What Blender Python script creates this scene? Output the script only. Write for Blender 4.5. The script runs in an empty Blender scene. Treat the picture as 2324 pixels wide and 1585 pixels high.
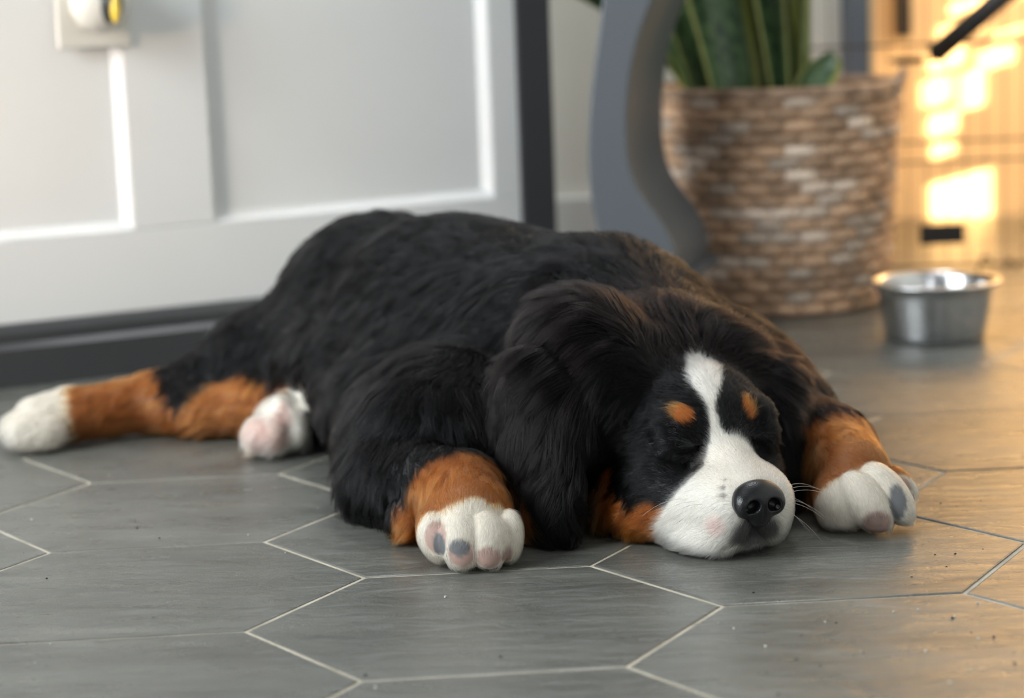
import bpy, math, random
import numpy as np
from mathutils import Matrix, Vector, kdtree

# ------------------------------------------------------------------ camera, world, light
W, H = 2324, 1585
F = 4950.; PITCH = .1685; ROLL = -.0379; HEX = .145; HC = 2.567*HEX
cp, sp, cr, sr = math.cos(PITCH), math.sin(PITCH), math.cos(ROLL), math.sin(ROLL)
FWD = np.array([0, cp, -sp]); UP0 = np.array([0, sp, cp]); RT0 = np.array([1., 0, 0])
RT = cr*RT0 + sr*UP0; UP = -sr*RT0 + cr*UP0
CAM = np.array([0, 0, HC])

def ray(px, py): return FWD + RT*(px-W/2)/F + UP*(H/2-py)/F
def on_floor(px, py, z=0.):
    d = ray(px, py); return CAM + d*((z-HC)/d[2])
def at(px, py, Y):
    d = ray(px, py); return CAM + d*(Y/d[1])
def on_plane(px, py, o, n):
    d = ray(px, py); return CAM + d*(np.dot(o-CAM, n)/np.dot(d, n))

sc = bpy.context.scene
col = sc.collection
cam_data = bpy.data.cameras.new('camera'); cam = bpy.data.objects.new('camera', cam_data); col.objects.link(cam)
M = Matrix((( *[RT[0], UP[0], -FWD[0]], CAM[0]), (*[RT[1], UP[1], -FWD[1]], CAM[1]), (*[RT[2], UP[2], -FWD[2]], CAM[2]), (0, 0, 0, 1)))
cam.matrix_world = M
cam_data.sensor_width = 36; cam_data.lens = F/W*36
cam_data.clip_start = .05; cam_data.clip_end = 50
cam_data.dof.use_dof = True; cam_data.dof.focus_distance = 1.385; cam_data.dof.aperture_fstop = 4.6
sc.camera = cam
vs = sc.view_settings
vs.view_transform = 'Standard'; vs.look = 'None'; vs.gamma = 1; vs.use_curve_mapping = False
vs.exposure = 0.0

world = bpy.data.worlds.new('world'); sc.world = world; world.use_nodes = True
bg = world.node_tree.nodes['Background']; bg.inputs[0].default_value = (.80, .90, 1.0, 1); bg.inputs[1].default_value = .31

def area(name, loc, target, sx, sy, power, color, spread=math.pi):
    l = bpy.data.lights.new(name, 'AREA'); l.shape = 'RECTANGLE'; l.size = sx; l.size_y = sy
    l.energy = power; l.color = color; l.spread = spread
    o = bpy.data.objects.new(name, l); col.objects.link(o); o.location = loc
    o.rotation_euler = (Vector(target)-Vector(loc)).to_track_quat('-Z', 'Y').to_euler()
    return o
area('window_light_left', (-1.9, .55, 1.15), (0, 1.7, .1), 1.5, 1.3, 100, (.90, .965, 1.0))
area('back_wall_fill', (.15, 2.35, 1.9), (.2, 2.72, .2), .5, .3, 13, (.98, .98, 1.0))  # added fill that brightens the back wall, not an actual lamp
area('window_light_rear', (.25, -2.2, 1.3), (.2, 1.6, .1), .25, 1.5, 9, (.95, .97, 1.0))
area('overhead_fill', (-.2, 1.5, 2.5), (0, 1.8, 0), 1.6, 1.6, 7, (.97, .98, 1.0))  # soft fill added overhead to lighten the room, no fixture there
area('far_room_glow', (1.17, 2.90, .50), (.70, 3.2, .2), .22, .8, 13, (1.0, .60, .26))
SUN_D = np.array([-.86, .45, -.20]); SUN_D /= np.linalg.norm(SUN_D)
sun = bpy.data.lights.new('evening_sun', 'SUN'); sun.energy = 54; sun.color = (1.0, .68, .32); sun.angle = math.radians(.8)
so = bpy.data.objects.new('evening_sun', sun); col.objects.link(so)
so.rotation_euler = Vector(SUN_D).to_track_quat('-Z', 'Y').to_euler(); so.location = (2.5, 1.5, 1.5)
# a low warm gleam that reaches the left end of the island
wl = area('low_sun_gleam', (-1.25, .9, .42), (-.52, 2.1, .27), .10, .10, .30, (1.0, .66, .42), math.radians(26))

# ------------------------------------------------------------------ helpers
def tag(o, label=None, cat=None, group=None, kind=None):
    if label: o['label'] = label
    if cat: o['category'] = cat
    if group: o['group'] = group
    if kind: o['kind'] = kind
    return o
def empty(name, loc):
    o = bpy.data.objects.new(name, None); col.objects.link(o); o.location = loc; o.empty_display_size = .05
    return o
def link(name, me, mats, parent=None, smooth=True, loc=None):
    o = bpy.data.objects.new(name, me); col.objects.link(o)
    for m in (mats if isinstance(mats, (list, tuple)) else [mats]): me.materials.append(m)
    if smooth: me.shade_smooth()
    if parent:
        o.parent = parent
        o.matrix_parent_inverse = Matrix.Translation(parent.location).inverted()
    return o
class MB:
    def __init__(s): s.v = []; s.f = []; s.m = []
    def add(s, vs_, fs, mi=0):
        b = len(s.v); s.v += [tuple(map(float, v)) for v in vs_]
        for f in fs: s.f.append(tuple(b+i for i in f)); s.m.append(mi)
    def box(s, o, ax, ay, az, mi=0):
        o, ax, ay, az = map(lambda q: np.array(q, float), (o, ax, ay, az))
        c = [o+i*ax+j*ay+k*az for k in (0, 1) for j in (0, 1) for i in (0, 1)]
        s.add(c, [(0, 2, 3, 1), (4, 5, 7, 6), (0, 1, 5, 4), (2, 6, 7, 3), (0, 4, 6, 2), (1, 3, 7, 5)], mi)
    def tube(s, pts, r, n=8, mi=0, caps=True):
        pts = [np.array(p, float) for p in pts]; rs = r if hasattr(r, '__len__') else [r]*len(pts)
        rings = []
        for i, p in enumerate(pts):
            t = pts[min(i+1, len(pts)-1)]-pts[max(i-1, 0)]; t /= np.linalg.norm(t)+1e-12
            a = np.cross(t, [0, 0, 1.]);
            if np.linalg.norm(a) < 1e-3: a = np.cross(t, [1., 0, 0])
            a /= np.linalg.norm(a); b = np.cross(t, a)
            rings.append([p+rs[i]*(math.cos(2*math.pi*k/n)*a+math.sin(2*math.pi*k/n)*b) for k in range(n)])
        fs = [(i*n+k, i*n+(k+1) % n, (i+1)*n+(k+1) % n, (i+1)*n+k) for i in range(len(pts)-1) for k in range(n)]
        if caps: fs += [tuple(range(n))[::-1], tuple((len(pts)-1)*n+k for k in range(n))]
        s.add([v for rr in rings for v in rr], fs, mi)
    def lathe(s, prof, c, n=64, mi=0):
        vv = [(c[0]+r*math.cos(2*math.pi*k/n), c[1]+r*math.sin(2*math.pi*k/n), c[2]+z) for r, z in prof for k in range(n)]
        s.add(vv, [(i*n+k, i*n+(k+1) % n, (i+1)*n+(k+1) % n, (i+1)*n+k) for i in range(len(prof)-1) for k in range(n)], mi)
    def mesh(s, name):
        me = bpy.data.meshes.new(name); me.from_pydata(s.v, [], s.f); me.polygons.foreach_set('material_index', s.m); me.update()
        return me
    def build(s, name, mats, parent=None, smooth=False, bevel=0, seg=2):
        o = link(name, s.mesh(name), mats, parent, smooth)
        if bevel:
            b = o.modifiers.new('bevel', 'BEVEL'); b.width = bevel; b.segments = seg; b.limit_method = 'ANGLE'; o.data.shade_smooth()
            for md in [b]: md.harden_normals = True
        return o

def srgb(r, g, b):
    return tuple(((c/255/12.92) if c/255 <= .04045 else ((c/255+.055)/1.055)**2.4) for c in (r, g, b)) + (1,)
def mat(name, color, rough=.5, metal=0., spec=.5, **kw):
    m = bpy.data.materials.new(name); m.use_nodes = True; p = m.node_tree.nodes['Principled BSDF']
    p.inputs['Base Color'].default_value = color; p.inputs['Roughness'].default_value = rough
    p.inputs['Metallic'].default_value = metal; p.inputs['Specular IOR Level'].default_value = spec
    for k, v in kw.items(): p.inputs[k.replace('_', ' ')].default_value = v
    return m
class NT:
    def __init__(s, m): s.t = m.node_tree; s.p = s.t.nodes['Principled BSDF']
    def n(s, typ, **kw):
        x = s.t.nodes.new(typ)
        for k, v in kw.items():
            if k in x.inputs.keys() if isinstance(k, str) else False: x.inputs[k].default_value = v
            else: setattr(x, k, v)
        return x
    def l(s, a, b): s.t.links.new(a, b)
    def noise(s, scale, detail=4, vec=None, rough=.5, dist=0):
        x = s.n('ShaderNodeTexNoise'); x.inputs['Scale'].default_value = scale; x.inputs['Detail'].default_value = detail
        x.inputs['Roughness'].default_value = rough; x.inputs['Distortion'].default_value = dist
        if vec: s.l(vec, x.inputs['Vector'])
        return x.outputs['Fac']
    def mapping(s, scale, rot=(0, 0, 0), src='Object'):
        c = s.n('ShaderNodeTexCoord'); m = s.n('ShaderNodeMapping'); m.inputs['Scale'].default_value = scale; m.inputs['Rotation'].default_value = rot
        s.l(c.outputs[src], m.inputs['Vector']); return m.outputs['Vector']
    def ramp(s, fac, stops):
        r = s.n('ShaderNodeValToRGB'); e = r.color_ramp.elements
        while len(e) < len(stops): e.new(.5)
        for i, (p, c) in enumerate(stops): e[i].position = p; e[i].color = c if hasattr(c, '__len__') else (c, c, c, 1)
        s.l(fac, r.inputs[0]); return r.outputs[0]
    def mix(s, fac, a, b, mode='MIX'):
        x = s.n('ShaderNodeMix'); x.data_type = 'RGBA'; x.blend_type = mode
        for v, i in ((fac, 0), (a, 6), (b, 7)):
            if hasattr(v, 'is_output'): s.l(v, x.inputs[i])
            else: x.inputs[i].default_value = v
        return x.outputs[2]
    def bump(s, h, strength, dist=.002):
        b = s.n('ShaderNodeBump'); b.inputs['Strength'].default_value = strength; b.inputs['Distance'].default_value = dist
        s.l(h, b.inputs['Height']); s.l(b.outputs[0], s.p.inputs['Normal']); return b

rng = np.random.default_rng(7); random.seed(7)

# ------------------------------------------------------------------ materials
def paint(name, c, rough=.45, bump=.08):
    m = mat(name, c, rough); t = NT(m); v = t.mapping((1, 1, 1))
    f = t.noise(9, 3, v); t.l(t.mix(f, c, tuple(x*.93 for x in c[:3])+(1,)), t.p.inputs['Base Color'])
    t.bump(t.noise(260, 2, v), bump, .0006); return m
m_white = paint('white_paint', (.68, .685, .67, 1), .5)
m_dark = paint('charcoal_paint', (.042, .043, .045, 1), .38)
m_wall = paint('pale_wall_paint', (.74, .73, .67, 1), .6)
m_tan = paint('tan_wall_paint', (.72, .60, .42, 1), .6)
m_trim = paint('slate_trim_paint', (.14, .17, .21, 1), .5)
m_greyleg = paint('grey_furniture_paint', (.105, .114, .125, 1), .42)
m_black = mat('black_plastic', (.015, .013, .011, 1), .4)
m_wire = mat('dark_wire', (.06, .055, .05, 1), .4, .7)
m_steel = mat('brushed_steel', (.56, .56, .56, 1), .17, 1.)
t = NT(m_steel); t.l(t.ramp(t.noise(3, 3, t.mapping((1, 1, 120))), [(.3, .12), (.7, .26)]), t.p.inputs['Roughness'])
m_plastic = mat('ivory_plastic', (.62, .60, .54, 1), .3)
m_clear = mat('clear_plastic', (.9, .92, .9, 1), .08, Transmission_Weight=.85)
m_oil = mat('amber_oil', (.80, .56, .08, 1), .2)
m_soil = mat('potting_soil', (.03, .02, .015, 1), .9)
m_pot = mat('white_glazed_pot', (.75, .77, .78, 1), .2)

m_tile = mat('slate_tile', (.1, .1, .1, 1), .35, spec=.75); t = NT(m_tile)
v1 = t.mapping((3.0, 9.0, 3.0), (0, 0, .12)); v2 = t.mapping((8, 24, 8), (0, 0, .15)); v3 = t.mapping((1, 1, 1))
n1 = t.noise(2.2, 6, v1, .6, .4); n2 = t.noise(3.2, 7, v2, .62, .8); n3 = t.noise(900, 2, v3)
at_ = t.n('ShaderNodeAttribute'); at_.attribute_name = 'tone'; at_.attribute_type = 'GEOMETRY'
c = t.ramp(n1, [(.28, (.076, .076, .066, 1)), (.55, (.116, .116, .101, 1)), (.78, (.160, .160, .140, 1))])
c = t.mix(t.ramp(n2, [(.55, 0.), (.76, .32)]), c, (.23, .235, .225, 1))
c = t.mix(t.ramp(n3, [(.3, .16), (.7, 0.)]), c, (.03, .03, .03, 1))
c = t.mix(1.0, c, at_.outputs['Color'], 'MULTIPLY')
t.l(c, t.p.inputs['Base Color'])
t.l(t.ramp(n2, [(.3, .24), (.75, .38)]), t.p.inputs['Roughness'])
hh = t.n('ShaderNodeMath'); hh.operation = 'MULTIPLY_ADD'; hh.inputs[1].default_value = 1.0
t.l(n2, hh.inputs[0]); t.l(t.ramp(n3, [(0, 0.), (1, .10)]), hh.inputs[2])
t.bump(hh.outputs[0], .62, .0024)
m_grout = mat('sand_grout', (.50, .47, .41, 1), .9); t = NT(m_grout)
t.l(t.ramp(t.noise(35, 5, t.mapping((1, 1, 1))), [(.3, (.30, .265, .205, 1)), (.7, (.50, .45, .36, 1))]), t.p.inputs['Base Color'])
t.bump(t.noise(900, 2, t.mapping((1, 1, 1))), .5, .001)

# ------------------------------------------------------------------ floor of stretched hexagon tiles
HB, HV, HYAW = .475, .72, .0524
def build_floor():
    mb = MB(); tones = []
    cy_, sy_ = math.cos(HYAW), math.sin(HYAW); g = .00135
    def w(u, v, z=0.):
        u *= HEX; v *= HEX
        return (cy_*u-sy_*v-.1497*HEX, sy_*u+cy_*v+8.5768*HEX, z)
    for i in range(-14, 15):
        for j in range(-22, 26):
            cu, cv = (1+HB)*i, 2*HV*(j+i/2)
            q = w(cu, cv)
            if not (-1.6 < q[0] < 1.9 and -.2 < q[1] < 4.2): continue
            hexv = [(.5+HB, 0), (.5, HV), (-.5, HV), (-.5-HB, 0), (-.5, -HV), (.5, -HV)]
            def ring(d, z):
                k = 1-d/(HEX*.68); return [w(cu+a*k, cv+b*k, z+dz) for a, b in hexv]
            dz = random.uniform(-.00025, .00025)
            vv = ring(g, -.004)+ring(g, -.0004)+ring(g+.0009, 0)
            fs = [(12, 13, 14, 15, 16, 17)]+[(r*6+k, r*6+(k+1) % 6, (r+1)*6+(k+1) % 6, (r+1)*6+k) for r in (0, 1) for k in range(6)]
            mb.add(vv, fs); tone = random.uniform(.88, 1.1); tones += [tone]*18
    mb.add([(-1.9, -.4, -.0010), (2.2, -.4, -.0010), (2.2, 4.4, -.0007), (-1.9, 4.4, -.0010)], [(0, 1, 2, 3)], 1); tones += [1.]*4
    o = mb.build('floor', [m_tile, m_grout])
    a = o.data.attributes.new('tone', 'FLOAT_COLOR', 'POINT'); a.data.foreach_set('color', np.repeat(np.array(tones)[:, None], 4, 1).astype('f').ravel())
    tag(o, 'dark grey elongated hexagon floor tiles with sandy grout', kind='structure')
build_floor()

# ------------------------------------------------------------------ kitchen island, white panels over a charcoal base
IA = on_floor(0, 879); IB = on_floor(269, 847)
e = (IB-IA); e /= np.linalg.norm(e); nrm = np.array([e[1], -e[0], 0])       # nrm points at the camera side
zz = np.array([0, 0, 1.])
def pl(px, py, off=0.):
    q = on_plane(px, py, IA+nrm*off, nrm); return np.dot(q-IA, e), q[2]
def pt(s, z, off=0.): return IA+e*s+zz*z+nrm*off
island = empty('kitchen_island', tuple(pt(.2, 0)))
tag(island, 'white panelled kitchen island with charcoal baseboard and corner post behind the dog', 'kitchen island')
s_end = pl(1178, 300)[0]; s_l_out = pl(303, 500)[0]; s_r_out = pl(482, 400)[0]; s_rr = pl(1120, 400)[0]
z_base = pl(300, 705)[1]; zL = pl(150, 538)[1]; zR = pl(800, 478)[1]; s0 = -.35; ztop = .62; dep = .011
zlo = min(zL, zR)
fr = MB()
fr.box(pt(s0, z_base-.01, -.02), e*(s_end-s0), nrm*.02, zz*(zR-z_base+.01))                       # bottom rail
fr.box(pt(s_l_out, zR, -.02), e*(s_r_out-s_l_out), nrm*.02, zz*(ztop-zR))
fr.box(pt(s_rr, zR, -.02), e*(s_end-s_rr), nrm*.02, zz*(ztop-zR))
fr.box(pt(s0, ztop, -.02), e*(s_end-s0), nrm*.02, zz*.12)
fr.build('panel_frame', m_white, island, bevel=.0015)
for a, b, bl in ((s0-.1, s_l_out, .007), (s_r_out, s_rr, .0165)):
    bw = .0095; hb = .45*bl
    pn = MB()
    o4 = [pt(a, zR), pt(b, zR), pt(b, ztop), pt(a, ztop)]
    m4 = [pt(a+.0015, zR+bw*.4, -.0095 if bl > .01 else -.004), pt(b-bw*.4, zR+bw*.4, -.004), pt(b-bw*.4, ztop-bw, -.004), pt(a+.0015, ztop-bw, -.0095 if bl > .01 else -.004)]
    i4 = [pt(a+bl, zR+bw, -dep), pt(b-bw, zR+bw, -dep), pt(b-bw, ztop-bw, -dep), pt(a+bl, ztop-bw, -dep)]
    pn.add(o4+m4+i4, [(r*4+k, r*4+(k+1) % 4, (r+1)*4+(k+1) % 4, (r+1)*4+k) for r in (0, 1) for k in range(4)]+[(8, 9, 10, 11)])
    pn.build('recessed_panel', m_white, island)
bb = MB()
prof = [(.0, 0), (.018, 0), (.018, z_base*.62), (.013, z_base*.70), (.013, z_base*.86), (.009, z_base), (.0, z_base)]
L0, L1 = s0, s_end+.075
vv = [pt(s, z, o_) for s in (L0, L1) for o_, z in prof]; n_ = len(prof)
bb.add(vv, [(k, (k+1) % n_, n_+(k+1) % n_, n_+k) for k in range(n_)]+[tuple(range(n_))[::-1], tuple(range(n_, 2*n_))])
bb.build('base_moulding', m_dark, island)
cp_ = MB(); cp_.box(pt(s_end, z_base*.9, -.03), e*(pl(1256, 300)[0]-s_end), nrm*.032, zz*(.74-z_base*.9))
cp_.build('corner_post', m_dark, island, bevel=.002)
bk = MB(); bk.box(pt(s0, 0.0, -.14), e*(s_end-s0), nrm*.115, zz*.74); bk.build('carcass', m_white, island)

# outlet plate with a plugged-in air freshener
o1 = pl(118, -60); o2 = pl(300, 104)
outlet = empty('wall_outlet', tuple(pt((o1[0]+o2[0])/2, o2[1], 0)))
tag(outlet, 'white outlet cover plate on the white island panel at the top left', 'outlet')
q = MB(); ws = .072; q.box(pt(o1[0], o2[1], 0.0005), e*ws, nrm*.006, zz*.115); q.build('cover_plate', m_plastic, outlet, bevel=.002)
for dz_ in (.03, .075):
    q = MB(); q.box(pt(o1[0]+.02, o2[1]+dz_-.012, .0065), e*.032, nrm*.0012, zz*.026); q.build('socket', m_plastic, outlet, bevel=.0004)
af = empty('air_freshener', tuple(pt(o1[0]+.045, o2[1]+.02, .008)))
tag(af, 'clear plug-in air freshener with amber oil in the outlet at the top left', 'air freshener')
cx_ = pl(214, 18)
def blob(c, rx, ry, rz, n=18, m_=12):
    b = MB(); vv = []
    for i in range(m_+1):
        ph = math.pi*i/m_
        for k in range(n):
            th = 2*math.pi*k/n
            vv.append(np.array(c)+e*rx*math.sin(ph)*math.cos(th)+nrm*ry*math.sin(ph)*math.sin(th)+zz*rz*math.cos(ph))
    b.add(vv, [(i*n+k, i*n+(k+1) % n, (i+1)*n+(k+1) % n, (i+1)*n+k) for i in range(m_) for k in range(n)]); return b
blob(pt(cx_[0]-.004, cx_[1]+.008, .032), .030, .024, .032).build('housing', m_plastic, af, True)
blob(pt(cx_[0], cx_[1]+.006, .047), .014, .012, .021).build('dark_inside', m_dark, af, True)  # dark blob standing in for the dark inside of the housing
blob(pt(cx_[0]-.006, cx_[1]+.010, .056), .005, .005, .008).build('oil_bottle', m_clear, af, True)
blob(pt(cx_[0]+.003, cx_[1]-.001, .057), .0050, .005, .014).build('oil', m_oil, af, True)

# ------------------------------------------------------------------ walls, doorway and the sunlit room beyond
YB = 2.72
xj = at(1972, 300, YB)[0]
q = MB(); q.box((-1.6, YB, 0), (xj-.03+1.6, 0, 0), (0, .10, 0), (0, 0, 1.3)); tag(q.build('wall_back', m_wall), kind='structure')
q = MB(); q.box((xj-.033, YB-.012, 0), (.033, 0, 0), (0, .125, 0), (0, 0, 1.3)); tag(q.build('trim_1', m_trim, bevel=.002), kind='structure')
q = MB(); q.box((-1.6, YB-.012, 0), (1.6+xj-.034, 0, 0), (0, .012, 0), (0, 0, .10)); tag(q.build('baseboard_back', m_white, bevel=.002), kind='structure')
# a narrow white door/shutter boards between the plant and the trim
YF = 3.20
q = MB(); q.box((xj-.4, YF, 0), (2.4, 0, 0), (0, .1, 0), (0, 0, 1.3)); tag(q.build('wall_far_room', m_tan), kind='structure')
q = MB(); q.box((1.0, -.6, 0), (.08, 0, 0), (0, YB+.6, 0), (0, 0, 1.5)); tag(q.build('wall_right', m_wall), kind='structure')
q = MB(); q.box((xj-.033, YB+.113, 0), (.06, 0, 0), (0, YF-YB-.113, 0), (0, 0, 1.3)); tag(q.build('wall_far_left', m_tan), kind='structure')
# unseen added panel right of the far room; its holes shape the sun patches
XW = 1.20
opens = [(2140, -40, 2330, 40), (2115, 30, 2235, 100), (2240, 50, 2340, 90), (2090, 92, 2190, 170), (2205, 95, 2300, 165), (2078, 165, 2160, 250), (2165, 150, 2235, 255), (2080, -700, 2290, -60), (2310, -700, 2560, -40), (2350, 60, 2600, 330), (2340, 400, 2560, 600),
         (2090, 244, 2172, 318), (2098, 312, 2166, 366), (2095, 378, 2250, 640)]
rects = []
for x0, y0, x1, y1 in opens:
    a = at(x0, y1, YF); b = at(x1, y0, YF)
    ta = (XW-a[0])/SUN_D[0]; tb = (XW-b[0])/SUN_D[0]
    A = a+SUN_D*ta; B = b+SUN_D*tb
    rects.append((min(A[1], B[1]), max(A[1], B[1]), a[2]+SUN_D[2]*ta, b[2]+SUN_D[2]*tb))
ys = sorted({-.6, YF} | {r[0] for r in rects} | {r[1] for r in rects}); zs = sorted({0., 2.6} | {r[2] for r in rects} | {r[3] for r in rects})
q = MB()
for y0, y1 in zip(ys, ys[1:]):
    for z0, z1 in zip(zs, zs[1:]):
        ym, zm = (y0+y1)/2, (z0+z1)/2
        if any(r[0] < ym < r[1] and r[2] < zm < r[3] for r in rects): continue
        q.box((XW, y0, z0), (.01, 0, 0), (0, y1-y0, 0), (0, 0, z1-z0))
tag(q.build('sun_mask', m_wall), kind='structure')  # added light-shaping panel, out of view
q = MB(); q.box((1.081, YB, 0), (XW-1.081, 0, 0), (0, .05, 0), (0, 0, 1.5)); tag(q.build('wall_far_front', m_wall), kind='structure')
# ------------------------------------------------------------------ basket with snake plant
m_weave = mat('woven_hyacinth', (.3, .18, .1, 1), .62); t = NT(m_weave)
a_ = t.n('ShaderNodeAttribute'); a_.attribute_name = 'tone'
v = t.mapping((1, 1, 1)); f = t.noise(160, 4, t.mapping((.35, .35, 1.6)))
t.l(t.mix(f, a_.outputs['Color'], t.mix(.5, a_.outputs['Color'], (.12, .065, .035, 1))), t.p.inputs['Base Color']); t.bump(f, .5, .002)
BC = np.array([.305, 2.44, 0]); BH = .243
def brad(z): return .1165+(.1365-.1165)*min(1, z/BH)**.8
basket = empty('woven_basket', tuple(BC))
tag(basket, 'brown woven seagrass basket on the floor holding the snake plant', 'basket')
rows, cols = 18, 23
vv, ff, tn = [], [], []
nu, nv = 10, 6
for r_ in range(rows):
    for c_ in range(cols):
        z0 = BH*.985*r_/rows; hz = BH*.985/rows; th0 = 2*math.pi*(c_+(.5 if r_ % 2 else 0))/cols; dth = 2*math.pi/cols
        base_ = len(vv); k = rng.uniform(.55, 1.3); tilt = rng.uniform(-.12, .12)
        dark = max(.0, 1-abs(r_/rows-.0)*1.2)
        c0 = np.array([.56, .36, .225])*k if rng.random() < .72 else np.array([.72, .58, .46])*k
        bulge = .010*rng.uniform(.8, 1.2)
        for j in range(nv+1):
            for i in range(nu+1):
                u = i/nu; w_ = j/nv
                th = th0+(u-.5)*dth*1.12; z = z0+hz*(w_-.04)*1.08+tilt*(u-.5)*hz
                rr = brad(z)-.005+bulge*(math.sin(math.pi*u)**.6 if 0 < u < 1 else 0)*(math.sin(math.pi*w_)**.5 if 0 < w_ < 1 else 0)
                vv.append((BC[0]+rr*math.cos(th), BC[1]+rr*math.sin(th), max(z, .001)))
                tn.append(c0)
        ff += [(base_+j*(nu+1)+i, base_+j*(nu+1)+i+1, base_+(j+1)*(nu+1)+i+1, base_+(j+1)*(nu+1)+i) for j in range(nv) for i in range(nu)]
me = bpy.data.meshes.new('weave'); me.from_pydata(vv, [], ff)
o = link('woven_side', me, m_weave, basket)
a = o.data.attributes.new('tone', 'FLOAT_COLOR', 'POINT'); a.data.foreach_set('color', np.c_[np.array(tn), np.ones(len(tn))].astype('f').ravel())
m_rim = mat('rim_braid', (.30, .185, .115, 1), .6); t = NT(m_rim); f = t.noise(60, 4, t.mapping((1, 1, 1)))
t.l(t.ramp(f, [(.3, (.16, .09, .05, 1)), (.7, (.42, .28, .19, 1))]), t.p.inputs['Base Color']); t.bump(f, .6, .004)
q = MB(); ring = [BC+np.array([(brad(BH)-.002)*math.cos(x), (brad(BH)-.002)*math.sin(x), BH-.002]) for x in np.linspace(0, 2*math.pi, 181)]
q.tube(ring, .0065, 8, caps=False); q.build('rim', m_rim, basket, True)
q = MB(); q.lathe([(.001, .006), (.108, .006), (.126, BH*.97), (.128, BH)], BC, 64); q.build('inner_lining', m_rim, basket, True)
for sgn in (-1, 1):
    ang = math.radians(-12 if sgn > 0 else 168)
    hp = []
    for x in np.linspace(0, math.pi, 15):
        th = ang+.30*math.cos(x); hp.append(BC+np.array([(brad(BH)+.004)*math.cos(th), (brad(BH)+.004)*math.sin(th), BH-.004+.016*math.sin(x)]))
    q = MB(); q.tube(hp, .006, 8); q.build('handle', m_rim, basket, True)

pot = empty('potted_snake_plant', (BC[0], BC[1], .02))
tag(pot, 'tall snake plant with yellow-edged dark green leaves standing in the woven basket', 'plant')
q = MB(); q.lathe([(.001, .008), (.088, .008), (.100, .205), (.107, .208), (.107, .236), (.101, .236), (.096, .216)], BC, 64); q.build('pot_wall', m_pot, pot, True)
q = MB(); q.lathe([(.0005, .216), (.098, .214)], BC, 48); q.build('soil', m_soil, pot, True)

m_leaf = mat('snake_leaf', (.03, .07, .03, 1), .32); t = NT(m_leaf)
uvn = t.n('ShaderNodeAttribute'); uvn.attribute_name = 'lc'
sx_ = t.n('ShaderNodeSeparateXYZ'); t.l(uvn.outputs['Vector'], sx_.inputs[0])
wv = t.n('ShaderNodeTexNoise'); wv.inputs['Scale'].default_value = 1.; mp = t.n('ShaderNodeMapping'); mp.inputs['Scale'].default_value = (2.5, 26, 1); t.l(uvn.outputs['Vector'], mp.inputs[0]); t.l(mp.outputs[0], wv.inputs['Vector']); wv.inputs['Detail'].default_value = 3
inner = t.ramp(wv.outputs['Fac'], [(.38, (.026, .065, .028, 1)), (.62, (.12, .20, .085, 1))])
t.l(t.mix(t.ramp(sx_.outputs['X'], [(.80, 0.), (.86, 1.)]), inner, (.32, .33, .09, 1)), t.p.inputs['Base Color'])
plant = pot
def leaf(bx, by, hgt, wid, lean, az, twist, curl=.3):
    n1, n2 = 26, 10; vv, ff, lc = [], [], []
    L = np.array([math.cos(az), math.sin(az), 0])
    for i in range(n1+1):
        s = i/n1; a = lean*(.35+.65*s)
        c = BC+np.array([bx, by, .212])+L*(hgt*math.sin(a)*s)+np.array([0, 0, hgt*math.cos(a*.8)*s])
        tw = twist*(1+.9*s)
        across = np.array([math.cos(tw), math.sin(tw), 0]); nr = np.cross(across, [0, 0, 1.])
        w_ = wid*(.62+.9*s-.5*s*s)*(1-max(0, (s-.62)/.38)**2.2)
        for j in range(n2+1):
            x = (j/n2-.5)*2
            vv.append(c+across*w_*.5*x+nr*curl*w_*(x*x-.4)+nr*.0012); lc.append((abs(x), s, x*s))
    m0 = len(vv)
    vv += [p+np.array([0, .0022, 0]) for p in vv]; lc += lc
    for i in range(n1):
        for j in range(n2):
            a = i*(n2+1)+j; ff.append((a, a+1, a+n2+2, a+n2+1)); ff.append((m0+a, m0+a+n2+1, m0+a+n2+2, m0+a+1))
    for i in range(n1):
        for j in (0, n2):
            a = i*(n2+1)+j; ff.append((a, a+n2+1, m0+a+n2+1, m0+a))
    me = bpy.data.meshes.new('leaf'); me.from_pydata([tuple(p) for p in vv], [], ff)
    o = link('leaf', me, m_leaf, plant); a = o.data.attributes.new('lc', 'FLOAT_VECTOR', 'POINT'); a.data.foreach_set('vector', np.array(lc, 'f').ravel())
for args in [(-.070, .02, .24, .060, 1.0, 3.1, .2), (-.070, -.03, .40, .078, .48, 3.3, .25), (-.050, -.060, .46, .080, .34, 3.0, .1), (-.035, .0, .55, .085, .16, 2.6, -.3), (-.010, -.05, .48, .060, .40, 3.2, .5),
             (-.075, .01, .30, .060, .66, 3.1, .2), (.005, -.065, .52, .050, .22, 3.0, -.2, .5), (.004, -.070, .5, .036, .14, 3.0, 1.1, .45), (.018, -.062, .46, .034, .03, .2, 1.0, .45),
             (.018, -.085, .075, .045, .45, .3, .1), (.000, .02, .55, .075, .08, 3., .2), (-.02, .05, .5, .07, .2, 2., .5), (-.055, .045, .45, .07, .5, 2.9, -.2),
             (.010, .0, .42, .05, .05, 3.0, .7)]:
    leaf(*args)

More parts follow.
